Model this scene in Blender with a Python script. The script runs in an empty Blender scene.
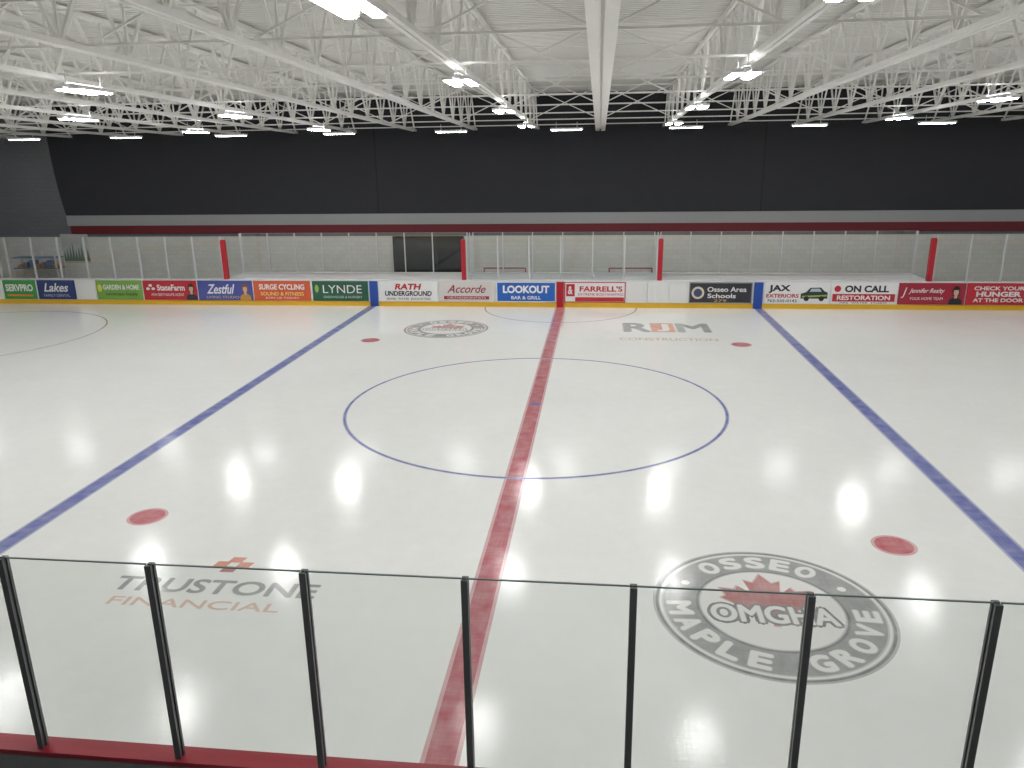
import bpy, math, random
from mathutils import Matrix, Vector
random.seed(3)
scene=bpy.context.scene
scene.view_settings.view_transform='Standard'
scene.view_settings.look='None'
col=scene.collection

# ---------------------------------------------------------------- materials
def s2l(c):
    return tuple(((v/255)/12.92 if v/255<=.04045 else ((v/255+.055)/1.055)**2.4) for v in c)
MATS={}
def mat(name,rgb,rough=.5,metal=0,spec=.5,noise=0,scale=8,bump=0,emit=0):
    if name in MATS: return MATS[name]
    m=bpy.data.materials.new(name); m.use_nodes=True
    nt=m.node_tree; b=nt.nodes['Principled BSDF']
    c=s2l(rgb)
    b.inputs['Base Color'].default_value=(*c,1)
    b.inputs['Roughness'].default_value=rough
    b.inputs['Metallic'].default_value=metal
    b.inputs['Specular IOR Level'].default_value=spec
    if emit:
        b.inputs['Emission Color'].default_value=(*c,1); b.inputs['Emission Strength'].default_value=emit
    if noise or bump:
        tc=nt.nodes.new('ShaderNodeTexCoord'); n=nt.nodes.new('ShaderNodeTexNoise')
        n.inputs['Scale'].default_value=scale; n.inputs['Detail'].default_value=4
        nt.links.new(tc.outputs['Object'],n.inputs['Vector'])
        if noise:
            r=nt.nodes.new('ShaderNodeMapRange')
            r.inputs['To Min'].default_value=1-noise; r.inputs['To Max'].default_value=1+noise
            nt.links.new(n.outputs['Fac'],r.inputs['Value'])
            x=nt.nodes.new('ShaderNodeVectorMath'); x.operation='SCALE'
            x.inputs[0].default_value=c
            nt.links.new(r.outputs['Result'],x.inputs['Scale'])
            nt.links.new(x.outputs['Vector'],b.inputs['Base Color'])
        if bump:
            bp=nt.nodes.new('ShaderNodeBump'); bp.inputs['Strength'].default_value=bump; bp.inputs['Distance'].default_value=.01
            nt.links.new(n.outputs['Fac'],bp.inputs['Height']); nt.links.new(bp.outputs['Normal'],b.inputs['Normal'])
    MATS[name]=m; return m

C_ICE=(232,233,229)
def ice_mat(name,rgb):
    m=bpy.data.materials.new(name); m.use_nodes=True; nt=m.node_tree; L=nt.links; N=nt.nodes
    b=N['Principled BSDF']; c=s2l(rgb)
    g=N.new('ShaderNodeNewGeometry')
    n1=N.new('ShaderNodeTexNoise'); n1.inputs['Scale'].default_value=.45; n1.inputs['Detail'].default_value=5
    L.new(g.outputs['Position'],n1.inputs['Vector'])
    mr=N.new('ShaderNodeMapRange'); mr.inputs['To Min'].default_value=.95; mr.inputs['To Max'].default_value=1.05
    L.new(n1.outputs['Fac'],mr.inputs['Value'])
    vs=N.new('ShaderNodeVectorMath'); vs.operation='SCALE'
    L.new(mr.outputs['Result'],vs.inputs['Scale']); L.new(vs.outputs['Vector'],b.inputs['Base Color'])
    # skate scratches: stretched noise, two directions
    mp=N.new('ShaderNodeMapping'); mp.inputs['Scale'].default_value=(1.2,14,1); mp.inputs['Rotation'].default_value=(0,0,.5)
    L.new(g.outputs['Position'],mp.inputs['Vector'])
    n2=N.new('ShaderNodeTexNoise'); n2.inputs['Scale'].default_value=1.6; n2.inputs['Detail'].default_value=6; n2.inputs['Distortion'].default_value=.8
    L.new(mp.outputs['Vector'],n2.inputs['Vector'])
    mp3=N.new('ShaderNodeMapping'); mp3.inputs['Scale'].default_value=(11,1,1); mp3.inputs['Rotation'].default_value=(0,0,.35)
    L.new(g.outputs['Position'],mp3.inputs['Vector'])
    n3=N.new('ShaderNodeTexNoise'); n3.inputs['Scale'].default_value=2.2; n3.inputs['Detail'].default_value=6
    L.new(mp3.outputs['Vector'],n3.inputs['Vector'])
    ad=N.new('ShaderNodeMath'); ad.operation='ADD'; L.new(n2.outputs['Fac'],ad.inputs[0]); L.new(n3.outputs['Fac'],ad.inputs[1])
    # paint seen through frosty, scuffed ice (soft isotropic mottling plus faint scratches)
    n4=N.new('ShaderNodeTexNoise'); n4.inputs['Scale'].default_value=3.5; n4.inputs['Detail'].default_value=5; L.new(g.outputs['Position'],n4.inputs['Vector'])
    ad2=N.new('ShaderNodeMath'); ad2.operation='MULTIPLY_ADD'; ad2.inputs[1].default_value=.35; L.new(ad.outputs[0],ad2.inputs[0]); L.new(n4.outputs['Fac'],ad2.inputs[2])
    fr=N.new('ShaderNodeMapRange'); fr.inputs['From Min'].default_value=.6; fr.inputs['From Max'].default_value=1.15
    fr.inputs['To Min'].default_value=0; fr.inputs['To Max'].default_value=.26; L.new(ad2.outputs[0],fr.inputs['Value'])
    mx=N.new('ShaderNodeMix'); mx.data_type='RGBA'; mx.inputs[6].default_value=(*c,1)
    mx.inputs[7].default_value=(*(s2l((247,248,247)) if rgb==C_ICE else s2l(C_ICE)),1)
    L.new(fr.outputs['Result'],mx.inputs[0]); L.new(mx.outputs[2],vs.inputs[0])
    rr=N.new('ShaderNodeMapRange'); rr.inputs['From Min'].default_value=.7; rr.inputs['From Max'].default_value=1.3
    rr.inputs['To Min'].default_value=.04; rr.inputs['To Max'].default_value=.16
    L.new(ad.outputs[0],rr.inputs['Value']); L.new(rr.outputs['Result'],b.inputs['Roughness'])
    bp=N.new('ShaderNodeBump'); bp.inputs['Strength'].default_value=.13; bp.inputs['Distance'].default_value=.01
    L.new(ad.outputs[0],bp.inputs['Height']); L.new(bp.outputs['Normal'],b.inputs['Normal'])
    b.inputs['IOR'].default_value=1.29
    MATS[name]=m; return m

def glass_mat():
    m=bpy.data.materials.new('tempered_glass'); m.use_nodes=True; nt=m.node_tree; N=nt.nodes; L=nt.links
    N.clear(); o=N.new('ShaderNodeOutputMaterial'); t=N.new('ShaderNodeBsdfTransparent'); t.inputs[0].default_value=(.925,.94,.932,1)
    g=N.new('ShaderNodeBsdfGlossy'); g.inputs['Roughness'].default_value=.02; g.inputs[0].default_value=(.9,.95,.92,1)
    f=N.new('ShaderNodeLayerWeight'); f.inputs['Blend'].default_value=.5
    pw=N.new('ShaderNodeMath'); pw.operation='POWER'; pw.inputs[1].default_value=5; L.new(f.outputs['Facing'],pw.inputs[0])
    ma=N.new('ShaderNodeMath'); ma.operation='MULTIPLY_ADD'; ma.inputs[1].default_value=.8; ma.inputs[2].default_value=.07; L.new(pw.outputs[0],ma.inputs[0])
    mx=N.new('ShaderNodeMixShader'); L.new(ma.outputs[0],mx.inputs[0]); L.new(t.outputs[0],mx.inputs[1]); L.new(g.outputs[0],mx.inputs[2])
    L.new(mx.outputs[0],o.inputs['Surface']); return m
GLASS=glass_mat()

def block_mat(name,rgb,mortar,axis='xz'):
    m=bpy.data.materials.new(name); m.use_nodes=True; nt=m.node_tree; N=nt.nodes; L=nt.links
    b=N['Principled BSDF']; b.inputs['Roughness'].default_value=.6
    g=N.new('ShaderNodeNewGeometry'); sp=N.new('ShaderNodeSeparateXYZ'); cb=N.new('ShaderNodeCombineXYZ')
    L.new(g.outputs['Position'],sp.inputs[0]); L.new(sp.outputs['X' if axis=='xz' else 'Y'],cb.inputs[0]); L.new(sp.outputs['Z'],cb.inputs[1])
    br=N.new('ShaderNodeTexBrick'); br.inputs['Scale'].default_value=1; br.inputs['Brick Width'].default_value=.4; br.inputs['Row Height'].default_value=.2
    br.inputs['Mortar Size'].default_value=.006
    br.inputs['Color1'].default_value=(*s2l(rgb),1); br.inputs['Color2'].default_value=(*s2l([v*.97 for v in rgb]),1); br.inputs['Mortar'].default_value=(*s2l(mortar),1)
    L.new(cb.outputs[0],br.inputs['Vector']); L.new(br.outputs['Color'],b.inputs['Base Color'])
    bp=N.new('ShaderNodeBump'); bp.inputs['Strength'].default_value=.3; bp.inputs['Distance'].default_value=.01; bp.invert=True
    L.new(br.outputs['Fac'],bp.inputs['Height']); L.new(bp.outputs['Normal'],b.inputs['Normal'])
    return m

def mixc(a,b,t=.5): return tuple(x*(1-t)+y*t for x,y in zip(a,b))
C_RED=(178,96,104); C_BLUE=(100,107,168); C_DOT=(184,88,96); C_GREY=(152,153,151); C_DK=(126,127,127)
ICE=ice_mat('ice_surface',C_ICE)
def pair(n,c,t=.5): return ice_mat(n,c),ice_mat(n+'_feather',mixc(c,C_ICE,t))
I_RED,I_RED2=pair('ice_red_paint',C_RED); I_DOT,I_DOT2=pair('ice_red_dot',C_DOT)
I_BLUE,I_BLUE2=pair('ice_blue_paint',C_BLUE); I_PURP=ice_mat('ice_thin_line',(168,150,178))
I_THINRED=ice_mat('ice_thin_red',(190,140,146))
I_GREY,I_GREY2=pair('ice_logo_grey',C_GREY); I_DK,I_DK2=pair('ice_logo_dark',C_DK); I_WHITE=ice_mat('ice_logo_white',(226,226,222)); I_HALO=ice_mat('ice_logo_halo',(188,189,186))
I_MAR,I_MAR2=pair('ice_logo_maroon',(180,122,122)); I_OR,I_OR2=pair('ice_logo_orange',(212,144,120)); I_ORL,I_ORL2=pair('ice_logo_orange_light',(216,186,168)); I_CREASE=ice_mat('ice_crease_blue',(150,185,220))
STEEL=mat('painted_white_steel',(248,247,243),.45,noise=.03,scale=3)
DECK=mat('painted_roof_deck',(232,231,227),.55,noise=.05,scale=2)
DARKW=mat('dark_acoustic_wall',(49,50,54),.85,noise=.08,scale=1.5)
GREYST=mat('grey_wall_band',(158,160,160),.7,noise=.03)
MAROON=mat('maroon_band',(108,28,38),.6,noise=.04)
BLOCKW=block_mat('white_block_wall',(220,218,212),(196,195,190)); BLOCKG=block_mat('grey_block_wall',(112,114,118),(94,96,100)); BLOCKS=block_mat('side_block_wall',(150,150,150),(130,130,130),'yz')
BOARD=mat('white_hdpe_board',(238,239,240),.35,noise=.02); YEL=mat('yellow_kickplate',(232,184,50),.4,noise=.05,scale=5)
REDP=mat('red_plastic',(176,30,46),.35,noise=.04); BLUEP=mat('blue_pad',(40,80,165),.4); CAPW=mat('white_cap_rail',(225,226,226),.35)
REDC=mat('red_cap_rail',(150,30,45),.4,noise=.06)
ALU_D=mat('dark_anodised_aluminium',(98,100,102),.35,metal=.35,noise=.05); ALU_L=mat('light_aluminium',(215,217,218),.4,metal=.2)
EMIT=mat('led_diffuser',(250,250,250),.4,emit=95); EMIT2=mat('led_strip_diffuser',(250,250,250),.4,emit=26); UPGLOW=mat('added_upward_glow',(250,250,250),.4,emit=15); HOUS=mat('fixture_housing',(235,235,235),.4)  # upward glow is an added emitter that brightens trusses and deck
CONC=mat('concrete_floor',(120,118,114),.7,noise=.1,scale=4)
BLACK=mat('opening_shade_black',(10,10,12),.6); WOOD=mat('bench_wood',(170,130,85),.5,noise=.1,scale=12)
NET=mat('net_cord',(230,230,230),.8)
def P(rgb):
    q=tuple(int(round(v*.92+125*.08)) for v in rgb)
    return mat('print_%d_%d_%d'%rgb,q,.4)

# ---------------------------------------------------------------- mesh builder
TCACHE={}
def text_geo(s,bold=0.0,shear=0.0):
    k=(s,bold,shear)
    if k in TCACHE: return TCACHE[k]
    cu=bpy.data.curves.new('t','FONT'); cu.body=s; cu.offset=bold; cu.shear=shear; cu.resolution_u=4
    ob=bpy.data.objects.new('t',cu); col.objects.link(ob)
    bpy.context.view_layer.update()
    dg=bpy.context.evaluated_depsgraph_get(); me=bpy.data.meshes.new_from_object(ob.evaluated_get(dg))
    vs=[(v.co.x,v.co.y) for v in me.vertices]; fs=[tuple(p.vertices) for p in me.polygons]
    bpy.data.objects.remove(ob); bpy.data.meshes.remove(me); bpy.data.curves.remove(cu)
    xs=[v[0] for v in vs]; ys=[v[1] for v in vs]
    a,b,c,d=min(xs),max(xs),min(ys),max(ys)
    w=max(b-a,1e-4);h=max(d-c,1e-4)
    vs=[((x-a)/w-.5,(y-c)/h-.5) for x,y in vs]
    TCACHE[k]=(vs,fs,w/h); return TCACHE[k]

class MB:
    def __init__(s,name): s.name=name; s.V=[];s.F=[];s.I=[];s.M=[]
    def mi(s,m):
        if m not in s.M: s.M.append(m)
        return s.M.index(m)
    def add(s,vs,fs,m):
        o=len(s.V); s.V+= [tuple(v) for v in vs]; k=s.mi(m)
        for f in fs: s.F.append([o+i for i in f]); s.I.append(k)
    def box(s,x0,x1,y0,y1,z0,z1,m):
        v=[(x0,y0,z0),(x1,y0,z0),(x1,y1,z0),(x0,y1,z0),(x0,y0,z1),(x1,y0,z1),(x1,y1,z1),(x0,y1,z1)]
        s.add(v,[(0,3,2,1),(4,5,6,7),(0,1,5,4),(1,2,6,5),(2,3,7,6),(3,0,4,7)],m)
    def beam(s,p,q,w,h,m,up=(0,0,1)):
        p=Vector(p);q=Vector(q);d=(q-p).normalized();u=Vector(up)
        if abs(d.dot(u))>.98: u=Vector((1,0,0))
        a=d.cross(u).normalized()*w/2; b=a.cross(d).normalized()*h/2
        v=[p-a-b,p+a-b,p+a+b,p-a+b,q-a-b,q+a-b,q+a+b,q-a+b]
        s.add(v,[(0,3,2,1),(4,5,6,7),(0,1,5,4),(1,2,6,5),(2,3,7,6),(3,0,4,7)],m)
    def tube(s,pts,r,m,n=8):
        for p,q in zip(pts[:-1],pts[1:]):
            p=Vector(p);q=Vector(q);d=(q-p).normalized();u=Vector((0,0,1)) if abs(d.z)<.9 else Vector((1,0,0))
            a=d.cross(u).normalized();b=a.cross(d)
            vs=[c+(a*math.cos(2*math.pi*i/n)+b*math.sin(2*math.pi*i/n))*r for c in(p,q) for i in range(n)]
            s.add(vs,[(i,(i+1)%n,n+(i+1)%n,n+i) for i in range(n)]+[tuple(range(n))[::-1],tuple(range(n,2*n))],m)
    # planar things: frame O origin, X,Y unit dirs
    def poly(s,fr,pts,m): O,X,Y=fr; s.add([O+X*x+Y*y for x,y in pts],[tuple(range(len(pts)))],m)
    def rect(s,fr,cx,cy,w,h,m): s.poly(fr,[(cx-w/2,cy-h/2),(cx+w/2,cy-h/2),(cx+w/2,cy+h/2),(cx-w/2,cy+h/2)],m)
    def ell(s,fr,cx,cy,a,b,m,n=48): s.poly(fr,[(cx+a*math.cos(2*math.pi*i/n),cy+b*math.sin(2*math.pi*i/n)) for i in range(n)],m)
    def ring(s,fr,cx,cy,r0,r1,m,a0=0,a1=2*math.pi,n=128):
        O,X,Y=fr; v=[]
        for i in range(n+1):
            a=a0+(a1-a0)*i/n
            for r in(r0,r1): v.append(O+X*(cx+r*math.cos(a))+Y*(cy+r*math.sin(a)))
        s.add(v,[(2*i,2*i+1,2*i+3,2*i+2) for i in range(n)],m)
    def text(s,fr,t,cx,cy,w,h,m,bold=.02,shear=0,rot=0):
        O,X,Y=fr; vs,fs,ar=text_geo(t,bold,shear)
        if w is None: w=h*ar
        c,sn=math.cos(rot),math.sin(rot)
        s.add([O+X*(cx+x*w*c-y*h*sn)+Y*(cy+x*w*sn+y*h*c) for x,y in vs],fs,m)
    def halo(s,z,t,cx,cy,w,h,m,m2,d,wt=0,rot=0):
        # soft-edged ice lettering: feather copies under a core (core thickened by offset copies)
        for k in range(8):
            a=k*math.pi/4
            s.text(Z(z+k*.00003),t,cx+(d+wt)*math.cos(a),cy+(d+wt)*math.sin(a),w,h,m2,0,0,rot)
        s.text(Z(z+.0005),t,cx,cy,w,h,m,0,0,rot)
        if wt:
            for k in range(4):
                a=k*math.pi/2+.78; s.text(Z(z+.00055+k*.00003),t,cx+wt*math.cos(a),cy+wt*math.sin(a),w,h,m,0,0,rot)
    def build(s):
        me=bpy.data.meshes.new(s.name); me.from_pydata(s.V,[],s.F)
        for m in s.M: me.materials.append(m)
        me.polygons.foreach_set('material_index',s.I); me.update()
        ob=bpy.data.objects.new(s.name,me); col.objects.link(ob); return ob
def V3(*a): return Vector(a)
def shift(fr,n,d): return (fr[0]+n*d,fr[1],fr[2])

# ---------------------------------------------------------------- room
HX=34; YF=17.5; YN=-26
def zb(y): return 7.04+.0208*(YF-y)       # bottom chord line
TD=1.45
f=MB('floor'); f.box(-HX,HX,YN,YF,-.3,-.03,CONC); f.build()
w=MB('wall_far')
w.box(-HX,HX,YF,YF+.3,-.03,2.46,BLOCKW); w.box(-HX,HX,YF+.0,YF+.3,2.46,9.2,BLOCKG)
w.build()
# dark upper wall with curved end
d=MB('dark_wall_panelling')
pts=[]
for i in range(13):
    t=i/12; z=8.6+(3.48-8.6)*t; x=-24.4+.32*t**3
    pts.append((x,z))
pts+= [(HX,3.48),(HX,8.6)]
y0=YF-.05
d.add([(x,y0,z) for x,z in pts]+[(x,YF,z) for x,z in pts],[tuple(range(len(pts)))]+[(i,(i+1)%len(pts),(i+1)%len(pts)+len(pts),i+len(pts)) for i in range(len(pts))],DARKW)
SEAM=mat('seam',(34,36,40),.8)
for x in (-8.6,8.5,25): d.box(x-.03,x+.03,y0-.01,y0,3.48,8.6,SEAM)
d.build()
t=MB('trim_1'); t.box(-24.1,HX,YF-.04,YF,2.99,3.48,GREYST); t.build()
t=MB('trim_2'); t.box(-23.95,HX,YF-.06,YF,2.6,2.99,MAROON); t.build()
for nm,x0,x1 in(('wall_left',-HX-.3,-HX),('wall_right',HX,HX+.3)):
    a=MB(nm); a.box(x0,x1,YN,YF,-.03,9.8,BLOCKS); a.build()
a=MB('wall_near'); a.box(-HX,HX,YN-.3,YN,-.03,9.8,BLOCKG); a.build()
# corrugated deck
c=MB('ceiling'); v=[];fc=[]; pitch=.2; y=YN; k=0
while y<YF+.2:
    for dy,dz in((0,0),(.07,0),(.1,.06),(.17,.06)):
        z=zb(y+dy)+TD+.05+dz; v+=[(-HX,y+dy,z),(HX,y+dy,z)]
    y+=pitch
c.add(v,[(2*i,2*i+1,2*i+3,2*i+2) for i in range(len(v)//2-1)],DECK)
c.build()

# joists
JS=[1.49+2.74*k for k in range(-12,12)]
j=MB('roof_truss'); Y0,Y1=YN+.1,YF-.08
for dx in(-.055,.055):
    j.beam((dx,Y0,zb(Y0)+.05),(dx,Y1,zb(Y1)+.05),.075,.09,STEEL)
    j.beam((dx,Y0,zb(Y0)+TD-.05),(dx,Y1,zb(Y1)+TD-.05),.075,.1,STEEL)
n=24; st=(Y1-Y0)/n
for i in range(n):
    ya=Y0+i*st; ym=ya+st/2; yb=ya+st
    j.beam((0,ya,zb(ya)+.05),(0,ym,zb(ym)+TD-.05),.05,.06,STEEL)
    j.beam((0,ym,zb(ym)+TD-.05),(0,yb,zb(yb)+.05),.05,.06,STEEL)
    j.beam((0,ya,zb(ya)+.05),(0,ya,zb(ya)+TD-.05),.045,.045,STEEL)
ob=j.build(); ob.location.x=JS[0]
for x in JS[1:]:
    o=bpy.data.objects.new('roof_truss',ob.data); o.location.x=x; col.objects.link(o)
b=MB('truss_bridging')
yy=-24.; i=0
while yy<17:
    z=zb(yy)
    b.beam((JS[0],yy,z+.12),(JS[-1],yy,z+.12),.04,.04,STEEL)
    b.beam((JS[0],yy,z+TD-.15),(JS[-1],yy,z+TD-.15),.04,.04,STEEL)
    if i%2==0:
        for xa,xb in zip(JS[:-1],JS[1:]):
            b.beam((xa,yy,z+.1),(xb,yy,z+TD-.12),.035,.035,STEEL); b.beam((xa,yy+.04,z+TD-.12),(xb,yy+.04,z+.1),.035,.035,STEEL)
    yy+=3.1; i+=1
b.build()
# central beam below the joists
b=MB('ceiling_beam')
for sx in(-1,1):
    x0=1.49+sx*.115; ya,yb=YN+.2,YF-.4
    b.beam((x0,ya,zb(ya)-.06),(x0,yb,zb(yb)-.06),.18,.12,STEEL)
b.beam((1.49,YN+.2,zb(YN)-.0),(1.49,YF-.4,zb(YF)+.0),.06,.06,STEEL)
b.build()

# fixtures, suspended on rods from the bottom chords
def fixture(x,y,alongx=False,z=None):
    zz=(7.47-.0208*(y+18)) if z is None else z
    m=MB('led_high_bay_light'); top=zb(y)-zz+.02
    if alongx:
        m.box(-.62,.62,-.17,.17,.02,.09,HOUS); m.box(-.58,.58,-.13,.13,0,.02,EMIT2)
        m.beam((-.4,0,.09),(-.4,0,top),.015,.015,HOUS); m.beam((.4,0,.09),(.4,0,top),.015,.015,HOUS)
    else:
        for s in(-1,1):
            m.box(s*.16-.095,s*.16+.095,-.57,.57,.02,.08,HOUS); m.box(s*.16-.068,s*.16+.068,-.53,.53,0,.02,EMIT)
        for s in(-.4,.4): m.box(-.2,.2,s-.03,s+.03,.08,.1,HOUS)
        m.box(-.05,.05,-.5,.5,.08,.13,HOUS); m.box(-.045,.045,-.5,.5,.13,.135,UPGLOW)  # glowing top strip added to light the trusses above
        for s in(-1,1): m.beam((0,s*.53,.1),(0,s*.53,top),.015,.015,HOUS)
    o=m.build(); o.location=(x,y,zz)
for x in(-1.1,4.0):
    for y in(-17,-9.5,-2.8,3.9,10.4): fixture(x,y)
for x in(-8.55,-13.2):
    for y in(-9.5,-2.9,3.6,10.2): fixture(x,y)
for y in(-10,-3.4,3.4,9.9): fixture(11.2,y)
for y in(-9.2,-2.8,3.6): fixture(17.6,y)
for x in(-20,-26):
    for y in(-10,-3,3.6): fixture(x,y)
for y in(-9,0,9): fixture(25,y)
for k in range(-6,6): fixture(.2+4.5*k,13.2,True,6.84)

# ---------------------------------------------------------------- ice
RX,RY,RC=30.48,12.95,6.1
def rink(off=0,n=16):
    r=RC+off; p=[]
    for cx,cy,a0 in((RX-RC,-RY+RC,-90),(RX-RC,RY-RC,0),(-RX+RC,RY-RC,90),(-RX+RC,-RY+RC,180)):
        for i in range(n+1):
            a=math.radians(a0+90*i/n); p.append((cx+r*math.cos(a),cy+r*math.sin(a)))
    return p
ice=MB('ice_rink'); pr=rink(.02)
ice.add([(x,y,0) for x,y in pr]+[(x,y,-.03) for x,y in pr],[tuple(range(len(pr)))]+[(i,i+len(pr),(i+1)%len(pr)+len(pr),(i+1)%len(pr)) for i in range(len(pr))],ICE)
Z=lambda z:(V3(0,0,z),V3(1,0,0),V3(0,1,0))
for s in(-1,1):
    ice.rect(Z(.0015),s*7.82,0,.36,2*RY,I_BLUE2); ice.rect(Z(.0025),s*7.82,0,.27,2*RY,I_BLUE)
ice.rect(Z(.0015),0,0,.40,2*RY,I_RED2); ice.rect(Z(.0025),0,0,.30,2*RY,I_RED)
ice.ring(Z(.0035),0,0,4.572-.045,4.572+.045,I_BLUE2); ice.ring(Z(.0045),0,0,4.572-.02,4.572+.02,I_BLUE)
ice.ell(Z(.0055),0,0,.12,.12,I_BLUE)
ice.ring(Z(.0035),0,RY,3.05-.03,3.05+.03,I_PURP,math.pi,2*math.pi)
for sx in(-1,1):
    for sy in(-1,1):
        ice.ell(Z(.003),sx*6.096,sy*6.706,.33,.33,I_DOT2); ice.ell(Z(.004),sx*6.096,sy*6.706,.28,.28,I_DOT)
        ice.ring(Z(.003),sx*21.03,sy*6.706,4.572-.03,4.572+.03,I_THINRED)
        ice.ell(Z(.003),sx*21.03,sy*6.706,.31,.31,I_DOT)
    ice.rect(Z(.002),sx*27.13,0,.06,20,I_RED)
    ice.ring(Z(.002),sx*27.13,0,0,1.83,I_CREASE,math.pi/2 if sx>0 else -math.pi/2,math.pi*1.5 if sx>0 else math.pi/2)
# badges
leaf=[(0,1.0),(.17,.7),(.33,.78),(.25,.35),(.47,.58),(.53,.46),(.8,.5),(.72,.25),(.82,.17),(.43,-.15),(.48,-.3),(.05,-.24),(.06,-.62)]
leaf=leaf+[(-x,y) for x,y in leaf[::-1] if x>0]
def badge(cx,cy,R):
    ice.ell(Z(.0020),cx,cy,R*1.012,R*1.012,I_DK2,96)
    ice.ell(Z(.0030),cx,cy,R*.99,R*.99,I_DK,96); ice.ell(Z(.0035),cx,cy,R*.965,R*.965,I_HALO,96); ice.ell(Z(.0040),cx,cy,R*.955,R*.955,I_WHITE,96)
    ice.ell(Z(.0045),cx,cy,R*.935,R*.935,I_GREY2,96); ice.ell(Z(.005),cx,cy,R*.92,R*.92,I_GREY,96); ice.ell(Z(.006),cx,cy,R*.64,R*.64,I_DK,96); ice.ell(Z(.0065),cx,cy,R*.615,R*.615,I_HALO,96); ice.ell(Z(.007),cx,cy,R*.6,R*.6,I_WHITE,96)
    def arc(t,mid,step,top):
        n=len(t)
        for i,chh in enumerate(t):
            if chh==' ': continue
            a=mid+(-1 if top else 1)*(i-(n-1)/2)*step
            rr=R*.785; rot=a-math.pi/2 if top else a+math.pi/2
            wd=R*(.155 if chh!='M' else .19)
            ice.halo(.007,chh,cx+rr*math.cos(a),cy+rr*math.sin(a),wd,R*.19,I_WHITE,I_HALO,R*.007,R*.013,rot)
    arc('OSSEO',math.pi/2,.30,True)
    arc('MAPLE GROVE',-math.pi/2,.30,False)
    for a in(math.radians(28),math.radians(152)): ice.ell(Z(.007),cx+R*.785*math.cos(a),cy+R*.785*math.sin(a),R*.04,R*.04,I_WHITE,12)
    ice.poly(Z(.0075),[(cx+x*R*.52,cy+R*.05+y*R*.54) for x,y in leaf],I_MAR2)
    ice.poly(Z(.008),[(cx+x*R*.49,cy+R*.05+y*R*.51) for x,y in leaf],I_MAR)
    for k in range(8):
        a=k*math.pi/4; ice.text(Z(.0083+k*.00005),'OMGHA',cx+R*.04*math.cos(a),cy-R*.1+R*.04*math.sin(a),R*1.04,R*.25,I_DK,0)
    ice.halo(.0092,'OMGHA',cx,cy-R*.1,R*1.04,R*.25,I_WHITE,I_HALO,R*.005,R*.008)
badge(3.86,-8.65,1.53); badge(-3.88,8.68,1.5)
# financial sponsor wordmark
ice.halo(.003,'TRUSTONE',-3.85,-8.78,3.0,.35,I_GREY,I_GREY2,.01,0.008)
ice.halo(.003,'FINANCIAL',-3.93,-9.23,2.45,.20,I_ORL,I_ORL2,.008)
for q,(dx,dy) in enumerate(((-.16,.0),(.0,.14),(.16,.0),(0,-.14))):
    ice.poly(Z(.004),[(-3.87+dx*1.1-.12,-8.15+dy-.08),(-3.87+dx*1.1+.09,-8.15+dy-.08),(-3.87+dx*1.1+.12,-8.15+dy+.08),(-3.87+dx*1.1-.09,-8.15+dy+.08)],I_OR if q!=3 else I_MAR)
# construction sponsor wordmark
ice.halo(.003,'R',2.9,9.2,.85,1.4,I_GREY,I_GREY2,.02,.06); ice.halo(.003,'M',4.85,9.2,1.05,1.4,I_GREY,I_GREY2,.02,.05)
ice.rect(Z(.0035),3.8,9.2,.86,1.56,I_OR2); ice.rect(Z(.004),3.8,9.2,.78,1.48,I_OR); ice.text(Z(.005),'J',3.8,9.2,.45,1.2,I_WHITE,.03)
ice.halo(.003,'CONSTRUCTION',3.85,7.35,3.2,.38,I_ORL,I_ORL2,.015)
ice.build()

# ---------------------------------------------------------------- boards
def loop_strip(M,o0,o1,z0,z1,m,sel=None):
    a=rink(o0);bb=rink(o1);n=len(a)
    for i in range(n):
        k=(i+1)%n
        if sel and not sel(a[i],a[k]): continue
        v=[(*a[i],z0),(*a[k],z0),(*bb[k],z0),(*bb[i],z0),(*a[i],z1),(*a[k],z1),(*bb[k],z1),(*bb[i],z1)]
        M.add(v,[(0,3,2,1),(4,5,6,7),(0,1,5,4),(1,2,6,5),(2,3,7,6),(3,0,4,7)],m)
near=lambda p,q:p[1]<-12.9 and q[1]<-12.9
B=MB('dasher_boards')
loop_strip(B,.02,.03,0,.2,YEL); loop_strip(B,.03,.14,0,1.05,BOARD)
loop_strip(B,-.0,.18,1.05,1.1,CAPW,lambda p,q:not near(p,q)); loop_strip(B,-.02,.16,1.035,1.075,REDC,near)
OUT=mat('board_outer_skin',(120,122,124),.5)
loop_strip(B,.14,.155,0,1.02,OUT)
B.build()
STX=RX-RC
def gp(M,x0,x1,y,z0,z1): M.add([(x0,y,z0),(x1,y,z0),(x1,y,z1),(x0,y,z1)],[(0,1,2,3)],GLASS)
def glass_run(x0,x1,y,zb0,zt,sp,start,pw,m_post,cap=False):
    M=MB('glass_barrier'); xs=[]
    x=start
    while x>x0+.05: x-=sp
    xs=[x0]; x+=sp
    while x<x1-.3:
        if x-x0>.3: xs.append(x)
        x+=sp
    xs.append(x1)
    for a,b_ in zip(xs[:-1],xs[1:]): gp(M,a+pw*.3,b_-pw*.3,y,zb0,zt)
    for a,b_ in zip(xs[:-1],xs[1:]): M.box(a+pw*.5,b_-pw*.5,y-.006,y+.006,zt-.004,zt+.006,mat('glass_edge',(105,122,117),.3) if cap else mat('glass_edge_light',(170,180,178),.3))
    dp=.036 if cap else .045
    for a in xs:
        M.box(a-pw/2,a+pw/2,y-dp,y-.012,zb0,zt,m_post); M.box(a-pw/2,a+pw/2,y+.012,y+dp,zb0,zt,m_post)
        M.box(a-pw*.2,a+pw*.2,y-.012,y+.012,zb0,zt+.01,m_post)
    return M.build()
glass_run(-STX,STX,-13.04,1.076,2.85,1.22,-3.098,.05,ALU_D,cap=True)
yg=13.04
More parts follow.
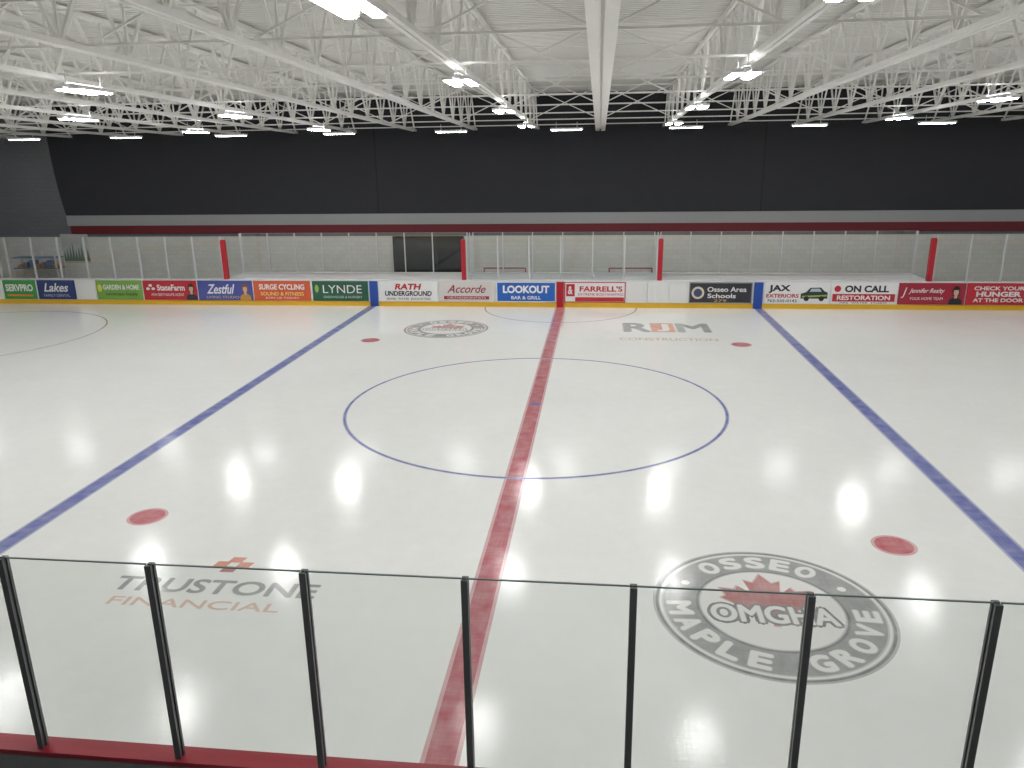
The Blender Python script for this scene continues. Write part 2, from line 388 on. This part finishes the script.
glass_run(-STX,-14.22,yg,1.101,2.85,1.22,-14.22,.045,ALU_L)
glass_run(14.22,STX,yg,1.101,2.85,1.22,14.22,.045,ALU_L)
glass_run(-3.8,3.8,yg,1.101,2.85,1.267,-3.8,.045,ALU_L)
yb_=14.75
glass_run(-14.1,-4.05,yb_,1.161,2.85,1.22,-14.1,.035,ALU_L)
glass_run(4.05,14.1,yb_,1.161,2.85,1.22,4.05,.035,ALU_L)
glass_run(-3.8,3.8,yb_,1.161,2.85,1.267,-3.8,.035,ALU_L)
# corner glass
def corner_glass(cx,cy,a0):
    M=MB('curved_glass_barrier'); r=RC+.09; n=8
    P_=[(cx+r*math.cos(math.radians(a0+90*i/n)),cy+r*math.sin(math.radians(a0+90*i/n))) for i in range(n+1)]
    for p,q in zip(P_[:-1],P_[1:]):
        M.add([(p[0],p[1],1.101),(q[0],q[1],1.101),(q[0],q[1],2.85),(p[0],p[1],2.85)],[(0,1,2,3)],GLASS)
    for p in P_[1:-1]: M.box(p[0]-.03,p[0]+.03,p[1]-.03,p[1]+.03,1.101,2.86,ALU_L)
    M.build()
for cx,cy,a0 in((RX-RC,-RY+RC,-90),(RX-RC,RY-RC,0),(-RX+RC,RY-RC,90),(-RX+RC,-RY+RC,180)): corner_glass(cx,cy,a0)
# red padded posts + side glass
for x in(-14.1,-3.93,3.93,14.1):
    M=MB('padded_corner_post')
    M.box(x-.09,x+.09,12.96,13.14,1.101,2.7,REDP); M.box(x-.07,x+.07,12.98,13.12,2.7,2.74,REDP)
    M.build()
    M=MB('side_glass_panel'); M.add([(x,13.18,1.12),(x,14.64,1.12),(x,14.64,2.85),(x,13.18,2.85)],[(0,1,2,3)],GLASS); M.box(x-.04,x+.04,13.18,14.64,-.03,1.12,BOARD); M.box(x-.02,x+.02,14.6,14.64,1.12,2.86,ALU_L)
    M.build()
M=MB('bench_back_boards')
for a,b_ in((-14.1,-3.97),(3.97,14.1),(-3.89,3.89)):
    M.box(a,b_,14.7,14.8,-.03,1.12,BOARD); M.box(a,b_,14.66,14.84,1.12,1.16,CAPW)
M.build()
for a,b_ in((-13.6,-4.5),(4.5,13.6)):
    M=MB('player_bench'); M.box(a,b_,14.1,14.45,.5,.55,WOOD)
    x=a+.3
    while x<b_: M.box(x-.04,x+.04,14.15,14.4,-.03,.5,ALU_D); x+=1.5
    M.build()
M=MB('scorekeeper_table'); M.box(-1.2,1.2,13.3,13.8,.95,1.0,BOARD)
for x in(-1.1,1.1): M.box(x-.03,x+.03,13.35,13.75,-.03,.95,ALU_D)
M.build()
for x in(-1.35,1.35):
    M=MB('penalty_box_divider'); M.box(x-.03,x+.03,13.85,14.64,-.03,1.1,BOARD); M.add([(x,13.2,1.12),(x,14.64,1.12),(x,14.64,2.75),(x,13.2,2.75)],[(0,1,2,3)],GLASS); M.build()

# stored goals
def goal(x,y):
    M=MB('hockey_goal'); w_=.92; h=1.22; R_=.03
    M.tube([(-w_,0,0),(-w_,0,h),(w_,0,h),(w_,0,0)],R_,REDP)
    M.tube([(-w_,0,.03),(-.6,1.0,.03),(.6,1.0,.03),(w_,0,.03)],.025,CAPW)
    M.tube([(-w_,0,h),(-.6,.5,h),(.6,.5,h),(w_,0,h)],.025,CAPW)
    M.tube([(-.6,.5,h),(-.6,1.0,.03)],.02,CAPW); M.tube([(.6,.5,h),(.6,1.0,.03)],.02,CAPW)
    for i in range(13):
        t=i/12; xx=-.6+1.2*t; M.beam((xx,.5,h),(xx,1.0,.03),.008,.008,NET)
        zz=h*t; M.beam((-.6,.5+.5*(1-t),zz),(.6,.5+.5*(1-t),zz),.008,.008,NET)
        M.beam((-w_,0,zz),(-.6,.5+.5*(1-t),zz),.008,.008,NET); M.beam((w_,0,zz),(.6,.5+.5*(1-t),zz),.008,.008,NET)
    o=M.build(); o.location=(x,y,-.03)
goal(-2.6,15.9); goal(2.9,15.9)
# doorway: dark opening on the right, dark glazed leaf on the left
M=MB('door_1'); FR=mat('door_frame',(40,40,43),.5); 
M.box(-7.95,-4.7,YF-.1,YF-.02,-.03,2.45,BLACK)  # unlit depth of the opening, given as a flat black panel
DG=mat('door_dark_leaf',(30,31,34),.35)
M.box(-7.85,-6.0,YF-.13,YF-.1,-.0,2.35,DG); M.box(-6.98,-6.92,YF-.14,YF-.13,0,2.35,FR); M.box(-6.0,-5.93,YF-.14,YF-.08,0,2.4,FR)
M.box(-8.0,-7.9,YF-.14,YF-.02,-.03,2.45,FR); M.box(-4.75,-4.65,YF-.14,YF-.02,-.03,2.45,FR)
M.build()
# storage rack and poster behind left glass
M=MB('storage_rack')
BL=P((70,110,150)); 
for x in(-1.1,0,1.1):
    for y in(-.3,.3): M.box(x-.03,x+.03,y-.03,y+.03,0,1.9,ALU_L)
for z in(.5,1.1,1.6): M.box(-1.13,1.13,-.33,.33,z,z+.04,BL)
for i in range(7):
    x=-.95+i*.3; M.box(x,x+.2,-.2,.2,1.14,1.14+.15+.1*(i%3),P(((200,120,60),(90,90,95),(60,100,150))[i%3]))
o=M.build(); o.location=(-25.3,16.6,-.03)
M=MB('wall_poster'); y=YF-.02
fr=(V3(-23.9,YF-.03,1.9),V3(1,0,0),V3(0,0,1))
M.box(-24.6,-23.2,YF-.028,YF-.002,1.2,2.6,P((190,195,190)))
for i in range(9):
    x=-.6+.15*i; hgt=.5+.5*((i*37)%7)/7; M.poly(fr,[(x-.09,-.6),(x+.09,-.6),(x,-.6+hgt)],P((90,115,95)))
M.build()

# ---------------------------------------------------------------- advertising banners
YB=12.93; Xd,Zd,Nn=V3(1,0,0),V3(0,0,1),V3(0,-1,0)
Z0,Z1=.215,1.04
def banner(x0,x1,bg,items=(),border=None):
    M=MB('advertising_banner'); M.box(x0,x1,YB,YB+.04,Z0,Z1,P(bg))
    W,H=x1-x0,Z1-Z0; fr0=(V3((x0+x1)/2,YB-.004,(Z0+Z1)/2),Xd,Zd)
    if border:
        b1=P(border); t_=.035
        M.rect(fr0,0,H/2-t_/2,W,t_,b1);M.rect(fr0,0,-H/2+t_/2,W,t_,b1);M.rect(fr0,-W/2+t_/2,0,t_,H,b1);M.rect(fr0,W/2-t_/2,0,t_,H,b1)
    for k,it in enumerate(items):
        fr=shift(fr0,Nn,.002*(k+1)); kd=it[0]
        if kd=='t':
            _,s,cx,cy,w_,h,c_=it[:7]; bold=it[7] if len(it)>7 else .02; sh=it[8] if len(it)>8 else 0
            M.text(fr,s,cx*W,cy*H,w_*W,h*H,P(c_),bold,sh)
        elif kd=='r': M.rect(fr,it[1]*W,it[2]*H,it[3]*W,it[4]*H,P(it[5]))
        elif kd=='e': M.ell(fr,it[1]*W,it[2]*H,it[3]*H,it[4]*H,P(it[5]),24)
        elif kd=='p': M.poly(fr,[(a*W,b_*H) for a,b_ in it[2]],P(it[1]))
    M.build()
def person(cx,hair,cloth,skin=(222,180,155)):
    return [('p',cloth,[(cx-.1,-.49),(cx+.1,-.49),(cx+.095,-.28),(cx+.04,-.17),(cx-.04,-.17),(cx-.095,-.28)]),('e',cx,.1,.17,.27,hair),('r',cx,-.13,.045,.14,skin),('e',cx,.08,.115,.17,skin),('e',cx,.26,.13,.08,hair)]
WH=(245,245,245); BK=(25,25,28); RD=(196,32,44)
banner(-24.35,-22.84,(60,160,75),[('t','SERVPRO',.0,.1,.85,.38,WH,.04),('r',0,-.3,.8,.1,(240,140,50))])
banner(-22.74,-21.0,(45,60,120),[('t','Lakes',.0,.12,.66,.46,WH,.02,.3),('t','FAMILY DENTAL',0,-.3,.7,.14,(200,210,235),0)])
banner(-20.96,-20.06,(238,238,236))
banner(-20.0,-17.93,(125,175,75),[('t','GARDEN & HOME',.05,.15,.8,.26,WH,.03),('t','Landscape Supply',.05,-.22,.7,.2,(40,80,40),.01),('e',-.42,.1,.12,.2,(230,220,90))])
banner(-17.85,-15.45,(196,36,48),[('t','StateFarm',.02,.14,.52,.32,WH,.03),('e',-.36,.25,.1,.07,WH),('e',-.41,.08,.1,.07,WH),('e',-.31,.08,.1,.07,WH),('t','ANN BERTHIAUME AGENT',-.05,-.22,.62,.14,WH,0)]+person(.4,(60,40,30),(40,40,60)))
banner(-15.39,-12.98,(72,82,160),[('t','Zestful',-.08,.08,.52,.5,(240,240,245),.02,.35),('t','LIVING STUDIO',-.05,-.34,.6,.13,(220,190,120),0)]+person(.37,(130,80,45),(210,150,60)))
banner(-12.92,-10.45,(220,92,52),[('t','SURGE CYCLING',0,.2,.8,.28,WH,.03),('t','SOUND & FITNESS',0,-.15,.76,.18,(250,225,120),.01),('t','JOIN US TODAY',0,-.37,.6,.12,WH,0)])
banner(-10.35,-7.97,(32,88,64),[('t','LYNDE',.04,.1,.7,.4,WH,.0),('t','GREENHOUSE & NURSERY',.04,-.3,.7,.12,(200,220,200),0),('e',-.42,.12,.1,.2,(150,190,90))])
M=MB('blue_line_pad'); M.box(-7.9,-7.56,YB-.005,YB+.04,.004,1.045,BLUEP); M.build()
M=MB('blue_line_pad'); M.box(7.6,7.94,YB-.005,YB+.04,.004,1.045,BLUEP); M.build()
M=MB('centre_line_pad'); M.box(-.15,.13,YB-.005,YB+.04,.004,1.045,REDP); M.build()
banner(-7.5,-5.04,WH,[('t','RATH',0,.24,.46,.3,RD,.04,.2),('t','UNDERGROUND',.0,-.1,.8,.25,BK,.03,.1),('t','SEWER  WATER  EXCAVATING',0,-.37,.75,.11,BK,0)])
banner(-4.98,-2.7,(222,216,212),[('t','Accorde',0,.14,.7,.4,(150,30,48),.01,.4),('r',0,-.3,.82,.16,(170,40,55)),('t','ORTHODONTISTS',0,-.3,.7,.09,WH,0)])
banner(-2.6,-.18,(24,96,190),[('t','LOOKOUT',0,.13,.78,.38,WH,.04),('t','BAR & GRILL',0,-.28,.5,.17,WH,.02)],WH)
banner(.16,2.6,WH,[('r',-.4,.1,.14,.6,RD),('t','&',-.4,.1,.08,.4,WH,.02),('t',"FARRELL'S",.1,.17,.7,.27,RD,.03),('t','EXTREME BODYSHAPING',.1,-.1,.74,.12,RD,0),('r',.08,-.34,.8,.2,RD)],RD)
for a,b_ in((2.64,3.45),(3.48,4.3),(4.33,5.06)): banner(a,b_,(236,236,234))
banner(5.1,7.53,(44,44,52),[('e',-.36,.0,.3,.3,(225,215,190)),('e',-.36,.0,.2,.2,(60,70,110)),('t','Osseo Area',.1,.17,.62,.24,WH,.02),('t','Schools',.02,-.14,.45,.22,WH,.02),('t','279',.0,-.37,.2,.11,(220,200,120),0)],(150,150,155))
banner(8.0,10.46,WH,[('t','JAX',-.27,.2,.34,.38,BK,.04),('t','EXTERIORS',-.22,-.12,.5,.18,RD,.03),('t','763-555-0142',-.22,-.36,.46,.13,BK,.01),
  ('p',(40,45,50),[(.06,-.25),(.06,-.02),(.14,.06),(.2,.26),(.36,.28),(.42,.1),(.47,.04),(.47,-.25)]),('p',(150,190,80),[(.08,-.12),(.46,-.06),(.46,-.14),(.08,-.2)]),('e',.15,-.25,.12,.12,BK),('e',.38,-.25,.12,.12,BK),('p',(190,205,215),[(.19,.08),(.22,.22),(.34,.23),(.38,.08)])])
banner(10.5,12.97,WH,[('t','ON CALL',.04,.22,.66,.32,BK,.04),('r',0,-.2,.94,.36,RD),('t','RESTORATION',.0,-.2,.8,.22,WH,.03),('e',-.4,.22,.15,.15,RD),('t','FIRE  WATER  STORM',0,-.44,.7,.07,BK,0)])
banner(13.02,15.45,(170,30,54),[('t','J',-.42,.05,.08,.5,WH,0,.3),('t','Jennifer Realty',-.08,.12,.54,.27,WH,.01,.4),('t','YOUR HOME TEAM',-.08,-.22,.5,.13,WH,0)]+person(.36,(35,25,22),(30,30,35)))
banner(15.5,17.95,(200,36,50),[('t','CHECK YOUR',-.03,.27,.74,.18,WH,.03),('t','HUNGER',-.03,0,.66,.24,WH,.04),('t','AT THE DOOR',-.03,-.28,.74,.18,WH,.03),('e',.43,.1,.08,.3,WH)])
banner(18.0,20.4,(40,90,60),[('t','COUNTY BANK',0,.05,.8,.35,WH,.03)])

# ---------------------------------------------------------------- world & camera
wd=bpy.data.worlds.new('world'); scene.world=wd; wd.use_nodes=True
wd.node_tree.nodes['Background'].inputs[0].default_value=(.9,.93,1,1); wd.node_tree.nodes['Background'].inputs[1].default_value=.1
yaw,pit,rol,F=.1129,.2832,-.0139,770.2
fw=V3(-math.sin(yaw)*math.cos(pit),math.cos(yaw)*math.cos(pit),-math.sin(pit)); rt=V3(math.cos(yaw),math.sin(yaw),0); up=rt.cross(fw)
r2=rt*math.cos(rol)+up*math.sin(rol); u2=-rt*math.sin(rol)+up*math.cos(rol)
cd=bpy.data.cameras.new('camera'); cd.sensor_width=36; cd.lens=F*36/1024; cd.clip_end=200; cd.clip_start=.05
co=bpy.data.objects.new('camera',cd); col.objects.link(co)
m=Matrix((r2,u2,-fw)).transposed().to_4x4(); m.translation=V3(1.488,-17.969,5.78); co.matrix_world=m
scene.camera=co
